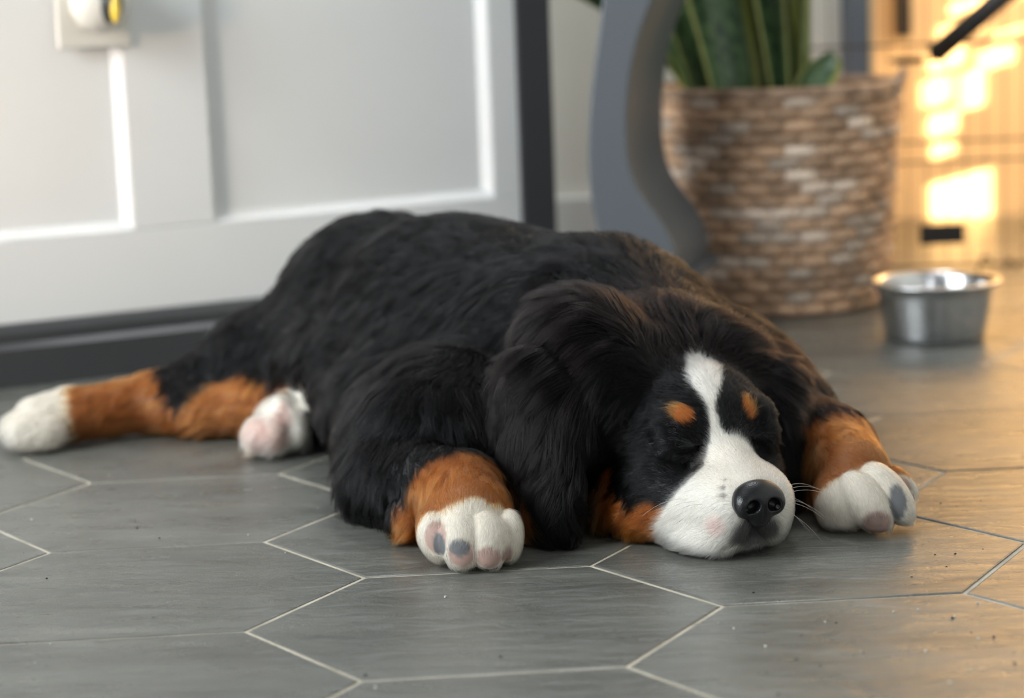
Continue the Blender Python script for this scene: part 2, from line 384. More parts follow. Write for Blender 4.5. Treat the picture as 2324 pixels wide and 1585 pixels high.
# ------------------------------------------------------------------ curved furniture leg
YL = 2.17
leg = MB()
front = [(1430, -560), (1400, -300), (1372, -60), (1362, 40), (1345, 160), (1335, 260), (1332, 360), (1340, 470), (1362, 560), (1400, 640), (1440, 700), (1470, 790)]
inner = [(1640, -560), (1570, -300), (1510, -60), (1462, 40), (1436, 130), (1424, 220), (1421, 320), (1432, 410), (1465, 460), (1510, 510), (1538, 570), (1544, 625), (1520, 650), (1520, 790)]
def dense(pl_, n):
    p_ = np.array(pl_, float); d = np.r_[0, np.cumsum(np.linalg.norm(np.diff(p_, axis=0), axis=1))]; d /= d[-1]
    tt = np.linspace(0, 1, n); from_ = np.c_[np.interp(tt, d, p_[:, 0]), np.interp(tt, d, p_[:, 1])]
    for _ in range(4): from_[1:-1] = (from_[:-2]+2*from_[1:-1]+from_[2:])/4
    return from_
N_ = 56; A_ = [at(x, y, YL) for x, y in dense(front, N_)]; B_ = [at(x, y, YL) for x, y in dense(inner, N_)]
for L_ in (A_, B_):
    for p_ in L_: p_[2] = max(p_[2], .0)
back = np.array([.047, .155, 0])
ringv = A_+B_+[p_+back for p_ in A_]+[p_+back for p_ in B_]
fs = []
for k in range(N_-1):
    fs += [(k, N_+k, N_+k+1, k+1), (2*N_+k, 2*N_+k+1, 3*N_+k+1, 3*N_+k), (N_+k, 3*N_+k, 3*N_+k+1, N_+k+1), (k, k+1, 2*N_+k+1, 2*N_+k)]
fs += [(0, 2*N_, 3*N_, N_), (N_-1, 2*N_-1, 4*N_-1, 3*N_-1)]
leg.add(ringv, fs)
bt = empty('console_table', tuple(at(1450, 790, YL)*np.array([1, 1, 0])))
tag(bt, 'grey painted curved furniture leg standing in front of the basket', 'furniture')
leg.build('curved_leg', m_greyleg, bt, bevel=.003)
tz = A_[0][2]; q = MB(); q.box((A_[0][0]-.05, YL-.015, tz-.004), (.20, 0, 0), (.04, .18, 0), (0, 0, .022)); q.build('table_top', m_greyleg, bt, bevel=.004)
q = MB(); p0 = at(1540, 640, YL); q.box((p0[0]-.05, YL-.006, p0[2]-.006), (.056, 0, 0), back*1.1, (0, 0, .012)); q.build('foot_lip', m_greyleg, bt, bevel=.004)

# ------------------------------------------------------------------ steel bowl
c0 = on_floor(2140, 785); bR = .061
BL = np.array([c0[0]+.002, c0[1]+bR*.8, 0])
bowl = empty('dog_bowl', tuple(BL)); tag(bowl, 'stainless steel dog bowl on the tiles in front of the wire pen', 'bowl')
zt = .058
q = MB()
outer = [(.046, .0015), (.0475, .0), (.049, .0015), (.0500, .006), (.0545, .030), (.0565, .045), (.0575, zt-.006), (.0640, zt-.003), (.0655, zt), (.0640, zt+.0018), (.0575, zt+.001), (.056, zt-.006), (.053, .03), (.047, .008), (.001, .006)]
q.lathe([(r*1.0, z) for r, z in outer], BL, 96); q.build('bowl_wall', m_steel, bowl, True)
q = MB(); q.tube([BL+np.array([.0645*math.cos(x), .0645*math.sin(x), zt]) for x in np.linspace(0, 2*math.pi, 97)], .0017, 8, caps=False); q.build('rolled_rim', m_steel, bowl, True)

# ------------------------------------------------------------------ wire pen
YP = 2.64
pen = empty('wire_pen', (.55, YP, 0)); tag(pen, 'thin dark wire dog pen standing in front of the bright doorway', 'pet pen')
x0 = at(1800, 600, YP)[0]; x1 = .96
q = MB(); xs = np.arange(x0, x1, .0235)
for x in xs: q.tube([(x, YP, .004), (x, YP, .62)], .0007, 5)
tag(q.build('vertical_wires', m_wire, pen), kind=None)
for py in (98, 320, 366, 640):
    z = at(2150, py, YP)[2]
    q = MB(); q.tube([(x0, YP-.002, z), (x1, YP-.002, z)], .0016, 6); q.build('cross_wire', m_wire, pen)
q = MB(); q.tube([(x0, YP-.002, .006), (x1, YP-.002, .006)], .002, 6); q.build('cross_wire', m_wire, pen)
a, b = at(2088, 556, YP-.006), at(2188, 507, YP-.006)
q = MB(); q.box((a[0], YP-.008, a[2]), (b[0]-a[0], 0, 0), (0, .005, 0), (0, 0, b[2]-a[2])); q.build('name_plate', m_black, pen, bevel=.0008)
z = at(2060, 138, YP)[2]
for px in (2052, 2070):
    q = MB(); xx = at(px, 138, YP)[0]; q.tube([(xx-.012, YP-.005, z), (xx+.012, YP-.005, z)], .0042, 8); q.build('hinge_clip', m_wire, pen, True)
q = MB(); q.tube([at(2015, 138, YP-.004), at(2120, 138, YP-.004)], .0016, 6); q.build('latch_rod', m_wire, pen)
for px, py in ((2235, 600), (2290, 610)):
    q = MB(); c = at(px, py, YP-.006); q.tube([c+np.array([-.010, 0, -.01]), c+np.array([0, 0, .012]), c+np.array([.012, 0, -.002])], .0022, 6); q.build('hook', m_wire, pen, True)
p0, p1 = at(2112, 132, YP-.015), at(2420, -130, YP-.015)
q = MB(); q.tube([p0, p0+(p1-p0)*.03, p1], [.003, .0125, .0125], 12); q.build('support_bar', m_black, pen, True)
# dark upright in the doorway
a, b = at(2036, 84, YF-.03), at(2068, -60, YF-.03)
q = MB(); q.box((a[0], YF-.03, a[2]), (b[0]-a[0], 0, 0), (0, .03, 0), (0, 0, .5)); tag(q.build('trim_2', m_black, bevel=.002), kind='structure')

FURK = 1.0
# ------------------------------------------------------------------ the dog: one smooth implicit body
def unit(v): v = np.array(v, float); return v/np.linalg.norm(v)
HA, HP = math.radians(21), math.radians(5)
HF = np.array([math.sin(HA)*math.cos(HP), -math.cos(HA)*math.cos(HP), -math.sin(HP)])
HS = np.array([math.cos(HA), math.sin(HA), 0]); HU = unit(np.cross(HS, HF)*-1)
if HU[2] < 0: HU = -HU
HO = np.array([.1565, 1.336, .0425]); HR = np.array([HF, HS, HU])
def hw(f, s, u): return HO+(HF*f+HS*s+HU*u)/100
def hl(p): return (p-HO)@HR.T*100
def axes(a1, a3):
    a1 = unit(a1); a3 = np.array(a3, float); a3 = unit(a3-a1*np.dot(a1, a3)); return np.array([a1, np.cross(a3, a1), a3])
PR = []
def el(c, r, R=None, k=.01, neg=False): PR.append(('el', np.array(c, float), np.array(r, float), np.eye(3) if R is None else R, k, neg))
def rc(a, b, r1, r2, k=.01, neg=False): PR.append(('rc', np.array(a, float), np.array(b, float), (r1, r2), k, neg))
def hel(c, r, k=.8, tilt=None, neg=False):
    R = HR
    if tilt is not None:
        a, ax = tilt; cc, ss = math.cos(math.radians(a)), math.sin(math.radians(a))
        if ax == 'u': R = np.array([HF*cc+HS*ss, -HF*ss+HS*cc, HU])
        if ax == 's': R = np.array([HF*cc+HU*ss, HS, -HF*ss+HU*cc])
        if ax == 'f': R = np.array([HF, HS*cc+HU*ss, -HS*ss+HU*cc])
    el(hw(*c), np.array(r)/100, R, k/100, neg)
def hrc(a, b, r1, r2, k=.8, neg=False): rc(hw(*a), hw(*b), r1/100, r2/100, k/100, neg)
def rotz(deg):
    a = math.radians(deg); return np.array([[math.cos(a), math.sin(a), 0], [-math.sin(a), math.cos(a), 0], [0, 0, 1.]])

# trunk
rc((.100, 1.53, .078), (.068, 1.61, .085), .066, .088)
el((.048, 1.63, .080), (.100, .105, .088), rotz(30), .03)
el((.005, 1.70, .086), (.105, .11, .087), rotz(30), .03)
el((-.045, 1.77, .088), (.100, .11, .092), rotz(30), .03)
el((-.108, 1.86, .084), (.092, .095, .090), rotz(30), .03)
el((-.055, 1.68, .050), (.095, .115, .058), rotz(25), .03)
el((-.120, 1.78, .055), (.075, .09, .060), rotz(20), .03)
# neck and ruff
hel((-17, -1.0, 1.6), (5.0, 9.2, 6.4), 2.2)
hel((-14.8, -4.2, 2.2), (3.8, 4.2, 4.8), 2.6)
hel((-15.5, 5.6, .8), (3.6, 3.6, 4.4), 2.0)
el((.093, 1.500, .066), (.088, .060, .066), rotz(15), .02)
el((.135, 1.52, .055), (.060, .060, .055), rotz(15), .02)
# near shoulder and upper arm (left in view)
el((-.050, 1.545, .052), (.062, .080, .060), rotz(-10), .025)
rc((-.085, 1.56, .045), (-.088, 1.495, .030), .042, .030, .02)
# far shoulder (right in view)
rc((.150, 1.62, .070), (.190, 1.565, .045), .052, .040, .02)
el((.165, 1.58, .05), (.045, .06, .052), None, .02)
# near thigh and outstretched hind leg (left in view)
el((-.170, 1.86, .055), (.085, .065, .052), rotz(10), .03)
rc((-.225, 1.855, .045), (-.290, 1.845, .026), .045, .026, .02)
rc((-.170, 1.79, .035), (-.262, 1.80, .020), .034, .019, .012)
rc((-.262, 1.80, .022), (-.300, 1.825, .026), .021, .026, .01)
rc((-.290, 1.835, .028), (-.372, 1.80, .023), .026, .0215, .01)
# skull
hel((-11.8, .5, 1.2), (5.0, 5.4, 4.8), .8)
hel((-10.2, .5, 1.5), (3.5, 3.9, 3.4), .8)
hel((-9.5, -3.2, -1.3), (3.6, 2.6, 2.9), 1.2)
hel((-9.5, 3.2, -1.3), (3.6, 2.6, 2.9), 1.2)
hel((-11, -3.6, -3.2), (4.5, 3.0, 2.2), 1.2)
hel((-11, 3.6, -3.2), (4.5, 3.0, 2.2), 1.2)
# stop, bridge and muzzle
hrc((-2.5, .05, -.25), (-6.4, .45, .35), 1.35, 1.75, .8)
hrc((-6.6, .45, .5), (-9.4, .6, 2.0), 1.7, 2.6, 1.0)
for s_ in (-1, 1):
    hel((-8.9, s_*2.6+.7, 2.7), (1.7, 1.8, 1.45), .9, (s_*25, 'u'))               # brow
    hel((-8.1, s_*2.8+.6, 1.7), (1.45, 1.5, 1.25), .5)                            # closed eye
    hel((-2.6, s_*1.45, -1.55), (1.75, 1.35, 1.75), .5, (-s_*14, 'u'))           # upper lip pad
    hel((-4.2, s_*2.1-.05, -2.1), (2.7, 1.8, 2.35), .9, (-s_*16, 'u'))
    hel((-6.2, s_*2.9-.15, -2.4), (2.7, 1.8, 2.3), 1.0, (-s_*18, 'u'))
    hel((-4.0, s_*1.35+.2, -.7), (2.8, 1.7, 1.75), .9)
hel((-3.4, 0, -3.3), (1.9, 1.6, .85), .3)                                        # chin
hel((-8, 0, -3.2), (4.5, 3.0, 1.6), 1.0)
hel((-4.6, -2.3, -3.4), (3.0, 2.1, 1.2), .8, (14, 'u'))
# creases: philtrum, mouth line, eyelids
hrc((-.55, 0, -1.7), (-1.0, 0, -2.9), .10, .12, .25, True)
for s_ in (-1, 1):
    hrc((-1.05, s_*.1, -2.9), (-1.9, s_*2.3, -3.55), .14, .12, .3, True)
    for a_, b_ in (((-6.7, 1.75, 1.75), (-6.62, 2.6, 1.45)), ((-6.62, 2.6, 1.45), (-7.2, 3.7, 1.55))):
        hrc((a_[0], s_*a_[1]+.6, a_[2]), (b_[0], s_*b_[1]+.6, b_[2]), .16, .13, .25, True)
# ears
RE = axes((.10, -.12, -1), (-.62, -.78, .05))
el(at(1315, 835, 1.460), (.050, .044, .030), RE, .034)
el(at(1232, 960, 1.430), (.052, .034, .015), RE, .014)
el(at(1232, 1070, 1.416), (.046, .0305, .014), RE, .010)
el(at(1240, 1158, 1.406), (.027, .022, .0125), RE, .008)
RE2 = axes((.05, -.1, -1), (.75, -.62, .1))
el(at(1782, 935, 1.490), (.036, .024, .014), RE2, .012)
el(at(1786, 1020, 1.478), (.042, .024, .012), RE2, .010)
el(at(1778, 1100, 1.470), (.026, .018, .011), RE2, .008)
# near foreleg: elbow, forearm, wrist
rc((-.088, 1.50, .030), (-.040, 1.420, .034), .032, .0285, .012)
rc((-.040, 1.420, .034), (-.032, 1.385, .030), .0285, .027, .006)
PN = len(PR)
# far foreleg
rc((.190, 1.56, .045), (.222, 1.500, .038), .034, .029, .012)
rc((.222, 1.500, .038), (.229, 1.452, .030), .029, .026, .008)
# near fore paw: metacarpus, four toes curled under, pads towards the lens
def W3(px, py, Y): return at(px, py, Y)
TA = axes(W3(1060, 1290, 1.345)-W3(1060, 1200, 1.375), (0, -1, -.2))
el(W3(1058, 1195, 1.377), (.0285, .0245, .0245), rotz(0), .006)
toes_near = [((993, 1212), 1.366, (.0135, .0130, .0195), (.30, -.5, -1), (-.50, -.8, 0)), ((1048, 1232), 1.352, (.0140, .0125, .0195), (.12, -.4, -1), (-.2, -1, -.1)),
             ((1106, 1232), 1.352, (.0135, .0125, .0195), (.05, -.4, -1), (.1, -1, -.1)), ((1150, 1220), 1.364, (.0100, .0125, .0185), (-.1, -.4, -1), (.5, -.9, 0))]
for (c, Y, r, dn, fr_) in toes_near:
    R = axes(dn, fr_); el(W3(c[0], c[1], Y), (r[2], r[0], r[1]), R, .0018)
rc(W3(925, 1195, 1.425), W3(918, 1170, 1.43), .011, .012, .004)                # carpal pad tuft
# far fore paw
el(W3(1925, 1128, 1.436), (.0245, .0240, .0215), rotz(30), .006)
toes_far = [((1905, 1148), 1.418, (.0170, .0140, .0205), (.25, -.5, -.7), (-.3, -1, 0)), ((1965, 1142), 1.407, (.0135, .0130, .0245), (.55, -.5, -.8), (.1, -1, 0)),
            ((2015, 1120), 1.415, (.0125, .0125, .0250), (.55, -.5, -.75), (.4, -1, 0)), ((2040, 1100), 1.440, (.0085, .0100, .0150), (.6, -.5, -.6), (.8, -.8, 0))]
for (c, Y, r, dn, fr_) in toes_far:
    R = axes(dn, fr_); el(W3(c[0], c[1], Y), (r[2], r[0], r[1]), R, .0018)
# hind foot of the outstretched leg
rc((-.372, 1.80, .026), (-.396, 1.79, .023), 0.0215, .0205, .006)
for dx, dy, dz, r in ((-.410, 1.778, .018, .0130), (-.400, 1.765, .017, .0140), (-.386, 1.766, .015, .0125), (-.414, 1.792, .017, .0125)):
    el((dx, dy, dz), (r*1.35, r*.95, r*1.15), axes((-.8, -.6, -.1), (0, 0, 1)), .006)
# other hind foot, sole showing, tucked against the belly
el(W3(632, 962, 1.730), (.021, .018, .020), axes((.3, 0, 1), (0, -1, 0)), .004)
for c, Y, r in (((645, 925), 1.722, .0115), ((670, 950), 1.722, .0120), ((672, 985), 1.718, .0120), ((620, 985), 1.712, .0165), ((585, 985), 1.715, .0155), ((590, 1008), 1.716, .0120), ((630, 1010), 1.714, .0115)):
    el(W3(c[0], c[1], Y), (r, r*.8, r*1.1), axes((.3, 0, 1), (0, -1, 0)), .007)
rc(W3(660, 950, 1.745), W3(745, 925, 1.80), .020, .03, .01)

def prim(t, P):
    if t[0] == 'el':
        q = (P-t[1])@t[3].T; r = t[2]
        k0 = np.linalg.norm(q/r, axis=-1); k1 = np.linalg.norm(q/(r*r), axis=-1)
        return np.where(k0 < 1e-4, -r.min(), k0*(k0-1)/np.maximum(k1, 1e-9))
    a, b = t[1], t[2]; r1, r2 = t[3]; ba = b-a; l2 = ba@ba; rr = r1-r2; a2 = l2-rr*rr; il = 1/l2
    pa = P-a; y = pa@ba; z = y-l2; x2 = ((pa*l2-y[..., None]*ba)**2).sum(-1); y2 = y*y*l2; z2 = z*z*l2
    k = np.sign(rr)*rr*rr*x2
    return np.where(np.sign(z)*a2*z2 > k, np.sqrt(x2+z2)*il-r2, np.where(np.sign(y)*a2*y2 < k, np.sqrt(x2+y2)*il-r1, (np.sqrt(x2*a2*il)+y*rr)*il-r1))
def bbox(t):
    if t[0] == 'el':
        h = np.sqrt(((t[3]*t[2][:, None])**2).sum(0)); return t[1]-h, t[1]+h
    r = max(t[3]); return np.minimum(t[1], t[2])-r, np.maximum(t[1], t[2])+r
def comb(f, d, k, neg):
    if neg:
        h = np.maximum(k-np.abs(f+d), 0)/k; return np.maximum(f, -d)+h*h*k*.25
    h = np.maximum(k-np.abs(f-d), 0)/k; return np.minimum(f, d)-h*h*k*.25
def sdf(P):
    f = np.full(P.shape[:-1], 1.)
    for t in PR:
        lo, hi = bbox(t); m_ = t[-2]+.004
        s = ((P > lo-m_) & (P < hi+m_)).all(-1)
        if s.any(): f[s] = comb(f[s], prim(t, P[s]), t[-2], t[-1])
    d = -(P[..., 2]-.0010); k = .006; h = np.maximum(k-np.abs(f-d), 0)/k
    return np.maximum(f, d)+h*h*k*.25
def grad(P, e_=4e-4):
    g = np.stack([sdf(P+e_*np.eye(3)[i])-sdf(P-e_*np.eye(3)[i]) for i in range(3)], -1)
    return g/(np.linalg.norm(g, axis=-1, keepdims=True)+1e-12)
def surface_nets(vox):
    lo = np.array([-.445, 1.315, -.004]); hi = np.array([.285, 2.0, .20]); n = np.ceil((hi-lo)/vox).astype(int)+1
    f = np.full(n, .5, 'f'); ax = [lo[i]+vox*np.arange(n[i]) for i in range(3)]
    for t in PR:
        b0, b1 = bbox(t); m_ = t[-2]+2.5*vox
        i0 = np.maximum(np.floor((b0-m_-lo)/vox).astype(int), 0); i1 = np.minimum(np.ceil((b1+m_-lo)/vox).astype(int)+1, n)
        if (i1 <= i0).any(): continue
        sl = tuple(slice(a, b) for a, b in zip(i0, i1))
        G = np.stack(np.meshgrid(*[ax[i][sl[i]] for i in range(3)], indexing='ij'), -1)
        f[sl] = comb(f[sl], prim(t, G), t[-2], t[-1])
    d = -(ax[2]-.0010)[None, None, :]; k = .006; h = np.maximum(k-np.abs(f-d), 0)/k
    f = np.maximum(f, d)+h*h*k*.25
    ins = f < 0; cn = n-1
    cid = lambda I: (I[:, 0]*cn[1]+I[:, 1])*cn[2]+I[:, 2]
    acc = np.zeros((cn.prod(), 3)); cnt = np.zeros(cn.prod()); quads = []
    for a in range(3):
        b, c = (a+1) % 3, (a+2) % 3
        s0 = [slice(None)]*3; s1 = [slice(None)]*3; s0[a] = slice(0, -1); s1[a] = slice(1, None)
        x = ins[tuple(s0)] != ins[tuple(s1)]
        I = np.argwhere(x); J = I.copy(); J[:, a] += 1
        f0 = f[tuple(I.T)]; f1 = f[tuple(J.T)]; tt = f0/(f0-f1)
        P = I.astype(float); P[:, a] += tt
        ok = (I[:, b] > 0) & (I[:, c] > 0) & (I[:, b] < cn[b]) & (I[:, c] < cn[c])
        I, P, f0 = I[ok], P[ok], f0[ok]
        q = []
        for db, dc in ((-1, -1), (0, -1), (0, 0), (-1, 0)):
            K = I.copy(); K[:, b] += db; K[:, c] += dc; id_ = cid(K); q.append(id_)
            for d_ in range(3): acc[:, d_] += np.bincount(id_, P[:, d_], minlength=len(acc))
            cnt += np.bincount(id_, minlength=len(cnt))
        q = np.stack(q, 1); q[f0 > 0] = q[f0 > 0][:, ::-1]; quads.append(q)
    quads = np.concatenate(quads); used = np.where(cnt > 0)[0]; mp_ = -np.ones(len(cnt), int); mp_[used] = np.arange(len(used))
    V = lo+vox*(acc[used]/cnt[used][:, None]); return V, mp_[quads]
V, Q = surface_nets(.0022)
for _ in range(2):
    V = V-sdf(V)[:, None]*grad(V)*.9
N_dog = grad(V)
#FUR-START
# coat markings, in the dog's own coordinates
C_PAWW = np.array([.64, .575, .475]); C_BLACK = np.array([.0038, .0036, .0038]); C_WHITE = np.array([.66, .62, .55]); C_TAN = np.array([.25, .085, .022]); C_PINK = np.array([.62, .36, .30])
C_GREYPAD = np.array([.095, .095, .098]); C_LIP = np.array([.045, .045, .048]); C_CREAM = np.array([.66, .56, .40])
def step(x, a, b): t_ = np.clip((x-a)/(b-a), 0, 1); return t_*t_*(3-2*t_)
def vnoise(P, fr, seed=0):
    q = P*fr+seed*17.3; i = np.floor(q).astype(int); f_ = q-i; f_ = f_*f_*(3-2*f_); r = 0
    for dx in (0, 1):
        for dy in (0, 1):
            for dz in (0, 1):
                h = (((i[..., 0]+dx)*73856093) ^ ((i[..., 1]+dy)*19349663) ^ ((i[..., 2]+dz)*83492791)) & 0x7fffffff
                h = ((h*1103515245+12345) & 0x7fffffff)/0x7fffffff
                r = r+h*(f_[..., 0] if dx else 1-f_[..., 0])*(f_[..., 1] if dy else 1-f_[..., 1])*(f_[..., 2] if dz else 1-f_[..., 2])
    return r
IS_HEAD = lambda L: (L[:, 0] > -14.5)
PAWN = W3(1062, 1215, 1.365); PAWF = W3(1950, 1130, 1.42); FOOTA = np.array([-.400, 1.78, .022]); FOOTB = W3(630, 960, 1.72)
def coat(P, jit=0.):
    """returns colour (n,3) and region: 0 body, 1 face short, 2 paw, 3 ear/ruff, 4 bare skin"""
    n = len(P); L = hl(P); f_, s_, u_ = L.T
    c = np.repeat(C_BLACK[None], n, 0).copy(); reg = np.zeros(n, int)
    wob = (vnoise(P, 90, 1)-.5)
    near_head = (f_ > -13.2) & (np.abs(s_-.3) < 6.2+.0*f_) & (u_ < 6.8) & (P[:, 2] > -1)
    reg[near_head] = 1
    reg[(f_ < -12.0) & (f_ > -22) & (np.abs(s_) < 13) & (P[:, 2] > .02)] = 3
    ear = ((s_ < -6.0) & (s_ > -13.0) & (f_ > -17) & (f_ < -4)) | ((s_ > 5.9) & (s_ < 9.0) & (f_ > -17) & (f_ < -5) & (P[:, 2] > .03))
    reg[ear & (P[:, 0] > -.03)] = 3
    def put(mask_w, colr): 
        w = np.clip(mask_w, 0, 1)[:, None]; c[:] = c*(1-w)+colr*w
    # tan cheek, mirrored
    face = (f_ > -16) & (f_ < -1)
    A = np.abs(s_-np.interp(f_, [-13, -7, 0], [.6, .2, 0]))
    lim = np.interp(f_, [-16, -14.9, -12.4, -11.5, -10.9, -10.3, -9.6, -8.5, -7.7, -6.8, -5.7], [-4, -3.2, -1.6, -.4, .2, -.3, -1.5, -1.9, -1.8, -1.7, -1.5])+wob*.8
    put(step(lim-u_, -.15, .3)*face*(A > 1.5)*(s_ > -7.4)*(s_ < 6), C_TAN)
    # white blaze and muzzle
    fx = 0; kx = [-13.3, -12.7, -12, -10.6, -9.3, -8.6, -8, -7.2, -6.6, -6.2, -5.8]
    sL = np.interp(f_, kx, [1.6, .75, .25, -.35, -.65, -.62, -.52, -.42, -.62, -1.0, -1.6]); sR = np.interp(f_, kx, [1.6, 2.1, 2.25, 1.95, 1.5, 1.1, .6, -.02, -.04, .2, .5])
    put(step(np.minimum(s_-sL, sR-s_)+wob*.22, -.08, .12)*(f_ > -13.6)*(f_ < -5.2)*(u_ > 1), C_WHITE)
    bd = np.interp(u_, [-5, -3.2, -1.5, 0, .9, 1.6, 2.3, 2.8], [-6.7, -6.2, -5.2, -4.95, -5.7, -5.9, -6.0, -5.9])
    bd = bd+np.where(s_ > 0, np.interp(u_, [0, 1, 2], [0, -.2, -.1]), 0)
    put(step(f_-bd-wob*.5, -.10, .20)*(A < 5.6), C_WHITE)
    S = s_
    # warm tint on bridge, pink lip, grey lips and mouth
    put(.28*step(3.4-np.sqrt((f_+3.6)**2+(u_-.8)**2+S*S), 0, 1.5), np.array([.62, .50, .38]))
    pk = np.sqrt(((f_+2.5)/1.0)**2+((s_+2.2)/.8)**2+((u_+2.3)/1.1)**2); pk = np.sqrt(((f_+1.75)/.75)**2+((s_+2.6)/.7)**2+((u_+1.9)/.8)**2); put(.6*step(1.15-pk, 0, .6), np.array([.70, .43, .39]))
    lipd = np.sqrt(((f_+1.1)/1.4)**2+((s_-.0)/1.75)**2+((u_+2.55)/1.35)**2)+wob*.35; put(.93*step(1.15-lipd, 0, .35), C_LIP)
    for cf, cs, cu, r in ((-2.1, -2.04, .41, .17), (-1.75, -2.15, .0, .20), (-2.5, -1.66, .8, .12), (-4.6, -.6, 2.0, .10), (-4.0, -2.9, -1.9, .12), (-3.4, -2.9, -2.1, .10)):
        put(.8*step(r+.12-np.sqrt((f_-cf)**2+(s_-cs)**2+(u_-cu)**2), 0, .22), np.array([.07, .05, .045]))
    # brow dots
    for cf, cs, cu, rs in ((-7.75, -2.1, 3.8, .70), (-7.5, 2.5, 3.65, .50)):
        dd = np.sqrt(((f_-cf)/.9)**2+((s_-cs)/rs)**2+((u_-cu)/.78)**2)+wob*.3; put(step(1.12-dd, 0, .22), C_TAN*1.2)
    reg[(f_ > -7) & (A < 5.2)] = 1
    # limbs
    def ax(a, b, P_): d = b-a; return (P_-a)@d/(d@d)
    t1 = ax(np.array([-.088, 1.50, .03]), PAWN, P); dn = np.linalg.norm(P-PAWN, axis=1)
    inl = (np.linalg.norm(np.cross(P-PAWN, unit(PAWN-np.array([-.075, 1.50, .03]))), axis=1) < .052) & (P[:, 0] < .021) & (P[:, 1] < 1.50)
    put(step(t1+.10*np.maximum(0, -.045-P[:, 0])/.03, .61, .67)*inl*(P[:, 0] > -.085)*(P[:, 0] < .006), C_TAN); put(step(1.3625+np.interp(P[:, 0], [-.022, -.006], [0, .009])*(P[:, 2] < .040)+.25*np.maximum(0, .034-P[:, 2])-P[:, 1]+wob*.004, -.0012, .0015)*(P[:, 0] < .026)*(P[:, 0] > -.085)*(P[:, 1] < 1.40), C_PAWW)
    reg[(inl & (t1 > .55)) | ((P[:, 0] < .026) & (P[:, 0] > -.085) & (P[:, 1] < 1.37))] = 2
    tf = ax(np.array([.190, 1.565, .045]), PAWF, P); inf_ = (P[:, 0] > .186) & (P[:, 1] < 1.56) & (P[:, 1] > 1.36)
    inf_ &= (P[:, 0] > .197); put(step(tf, .48, .56)*inf_, C_TAN); put(step(tf+wob*.04, .94, .975)*inf_, C_PAWW); reg[inf_ & (tf > .5)] = 2
    put(.8*step(.010-np.linalg.norm(P-W3(1935, 1075, 1.44), axis=1), 0, .006)*inf_, C_BLACK)
    # outstretched hind leg
    hx = P[:, 0]; hl_ = (hx < -.215) & (P[:, 1] > 1.70)
    zt_ = np.interp(hx, [-.33, -.307, -.2935, -.2834, -.2722, -.2526, -.2226, -.1896], [.1, .062, .046, .029, .030, .046, .054, .052])
    put(step(zt_+wob*.008-P[:, 2], -.003, .003)*((hx < -.180) & (P[:, 1] > 1.70) & (P[:, 1] < 1.90)), C_TAN); reg[hl_ & (hx < -.30)] = 2
    put(step(-.368-hx+wob*.008, -.003, .004), C_PAWW)
    fb = np.linalg.norm(P-FOOTB, axis=1); inb = (fb < .034) & (P[:, 2] < .050) & (P[:, 1] < 1.745); reg[inb] = 2; put(1.*inb, np.array([.74, .69, .60]))
    for px, py, r in ((585, 985, .013), (618, 990, .013), (645, 918, .007), (640, 950, .008)):
        put(.7*step(r-np.linalg.norm(P-W3(px, py, 1.705), axis=1), -.004, .003), C_PINK)
    put(.85*step(.009-np.linalg.norm((P-W3(1018, 985, 1.50))*np.array([1, .3, .7]), axis=1), 0, .006), C_TAN*.5)
    # bare toe pads
    for px, py, Y, rx, rz, colr in PADS:
        q = (P-W3(px, py, Y)); w = 1-np.sqrt((q[:, 0]/rx)**2+(q[:, 2]/rz)**2+(q[:, 1]/.014)**2); put(step(w, 0, .18), colr); reg[w > .12] = 4
    lipb = (np.sqrt(((f_+.5)/.55)**2+((s_-.1)/1.5)**2+((u_+.2)/1.5)**2) < 1); reg[lipb] = 4
    return c, reg
C_PAD = np.array([.33, .215, .175])
PADS = [(990, 1220, 1.352, .0088, .0115, C_PAD), (998, 1238, 1.350, .0050, .0080, C_GREYPAD), (1046, 1258, 1.338, .0095, .0100, C_PAD), (1042, 1247, 1.336, .0080, .0065, C_GREYPAD), (1109, 1268, 1.338, .0092, .0078, C_PAD), (1150, 1258, 1.350, .0045, .0060, C_PAD*.8),
        (1988, 1182, 1.398, .0110, .0100, C_PAD*.8), (2038, 1140, 1.400, .0065, .0135, C_GREYPAD*1.2), (2052, 1105, 1.43, .005, .006, C_PAD), (1985, 1180, 1.396, .007, .006, C_PAD*.55)]

